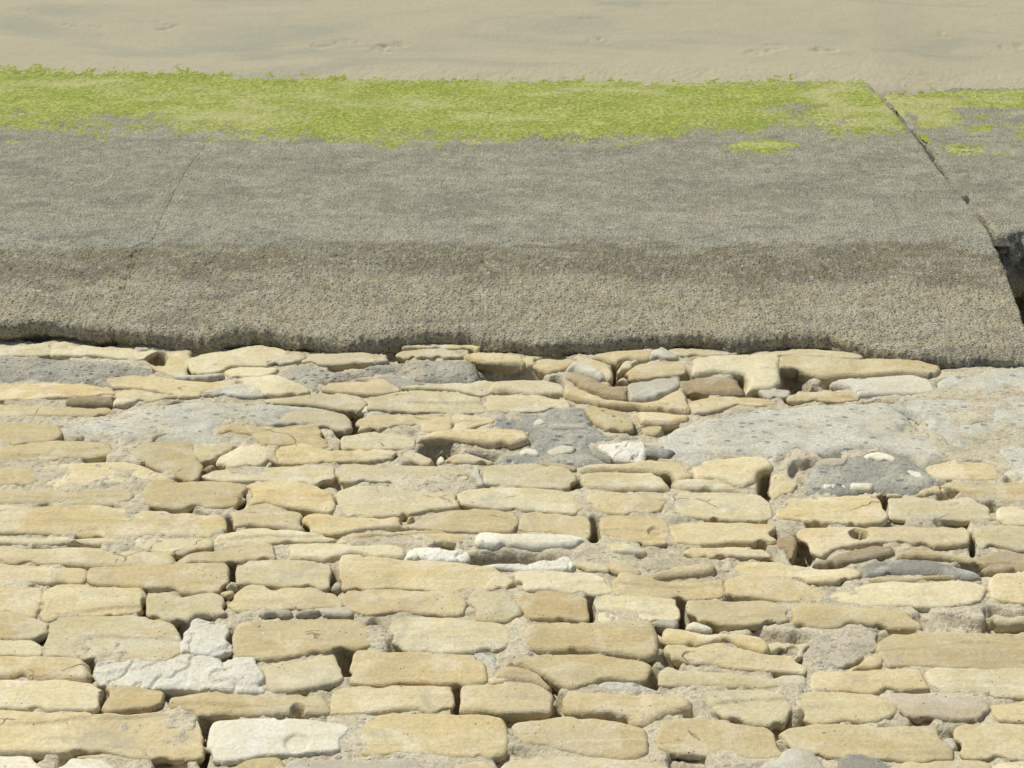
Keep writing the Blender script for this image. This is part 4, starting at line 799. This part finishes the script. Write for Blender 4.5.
for i, (px, py, dp) in enumerate(PRINTS):
    P = hit(px, py, yC, zS, s3)
    ang = .35*vnoise(np.array(i*3.7), np.array(.5), 5)
    a = (X-P[0])*math.cos(ang)+(Y-P[1])*math.sin(ang); b = -(X-P[0])*math.sin(ang)+(Y-P[1])*math.cos(ang)
    q = (a/.15)**2+(b/.075)**2
    Z = Z-.026*dp*np.exp(-(q*.7)**2)*np.clip(.25+1.6*vnoise(X*17, Y*13, 12+i), 0, 2)+.006*dp*np.exp(-((np.sqrt(q)-1.35)/.4)**2)
sand = grid_mesh('sand', np.stack([X, Y, Z], -1), sand_mat()); tag(sand, kind='structure')

# ------------------------------------------------------------------ green algae on the foot of the apron
def algae_mat():
    n = NB('green_algae')
    a = n.noise(n.map(n.pos, (.6, 1, 1)), 3.0, 5, .65, .4)
    c = n.mix(n.rng(a, .35, .65), (.28, .33, .040), (.40, .405, .11))
    b = n.noise(n.pos, 26, 4, .75)
    c = n.mix(n.rng(b, .40, .55, .8, 0), c, (.16, .19, .03))
    c = n.mix(n.rng(b, .54, .68, 0, .7), c, (.56, .52, .26)); kh = n.noise(n.map(n.pos, (.6, 1, 1)), 1.5, 5, .6, .4); c = n.mix(n.rng(kh, .52, .68, 0, .55), c, (.46, .43, .22)); ol = n.rng(n.noise(n.map(n.pos, (.7, 1, 1)), 4.5, 5, .7, .5), .52, .66, 0, .7); c = n.mix(ol, c, (.20, .24, .035)); f = n.noise(n.pos, 95, 3, .8); c = n.mix(n.rng(f, .36, .48, .5, 0), c, (.12, .14, .03))
    n.b.inputs['Roughness'].default_value = .8
    h = n.math('ADD', b, n.math('MULTIPLY', n.noise(n.pos, 60, 3, .7), .5))
    return n.done(c, n.bump(h, .010, 1.0))
yq = np.arange(conc(512, 168)[1], yD, .0125); xq = np.arange(-6.2, 6.2, .0085)
X, Y = np.meshgrid(xq, yq)
base = np.where(X > fR(Y), zc(Y)-.075, zc(Y))
cov = np.stack([X, Y, base], -1).reshape(-1, 3); ax, ay = project(cov); ax = ax.reshape(X.shape); ay = ay.reshape(X.shape)
low = np.interp(ax, [-60, 0, 100, 200, 300, 400, 520, 600, 700, 735, 800, 860, 905, 930, 1024, 1090], [130, 131, 129, 134, 138, 140, 140, 138, 133, 131, 126, 130, 138, 118, 122, 122])
top = np.interp(ax, [-60, 0, 200, 400, 512, 700, 860, 884, 900, 1024], [70, 72, 75, 80, 81, 83, 84, 97, 93, 90])
cv = np.minimum((low-ay)/20, .82)+.55*fbm(X*2.2, Y*2.6, 4, 501, .6)+.45*fbm(X*9, Y*7, 3, 509)+.62*fbm(X*46, Y*34, 2, 502, .9)
cv = np.maximum(cv, np.clip(1.1-np.hypot((ax-762)/34, (ay-146)/7), -1, .5)+.8*fbm(X*9, Y*9, 4, 503, .8)-.15)
cv = np.where(ax > 905, np.minimum(cv, (127-ay)/26+.6*fbm(X*3, Y*3, 4, 505)), cv)
cv = np.minimum(cv, (ay-top+2)/9+.45*fbm(X*5, Y*4, 3, 504)+.35*fbm(X*36, Y*24, 2, 512)+.25*vnoise(X*14, Y*10, 513))
# bare patches seen in the photograph
for bx, by, rx, ry in ((20, 112, 25, 7), (800, 108, 60, 8), (120, 118, 70, 8), (975, 108, 40, 7), (285, 112, 20, 5)):
    cv = cv-.75*np.exp(-(((ax-bx)/rx)**2+((ay-by)/ry)**2))
gap = np.exp(-((X-fR(Y)-.045)/.045)**2)
rough = .002*fbm(X*15, Y*15, 3, 506)+.0013*vnoise(X*55, Y*42, 507)+.0008*vnoise(X*90, Y*60, 508)
hh = np.clip((cv-.12)*.009, -.02, .004)+rough-.08*gap
Z = np.maximum(base+conc_rough(X, Y, Y-yA, 300)+.001, sand_h(X, Y)-.001)+hh
alg = grid_mesh('algae', np.stack([X, Y, Z], -1), algae_mat(), keep=hh > -.012); tag(alg, 'bright green algae growing along the foot of the concrete beside the sand', 'algae', kind='stuff')
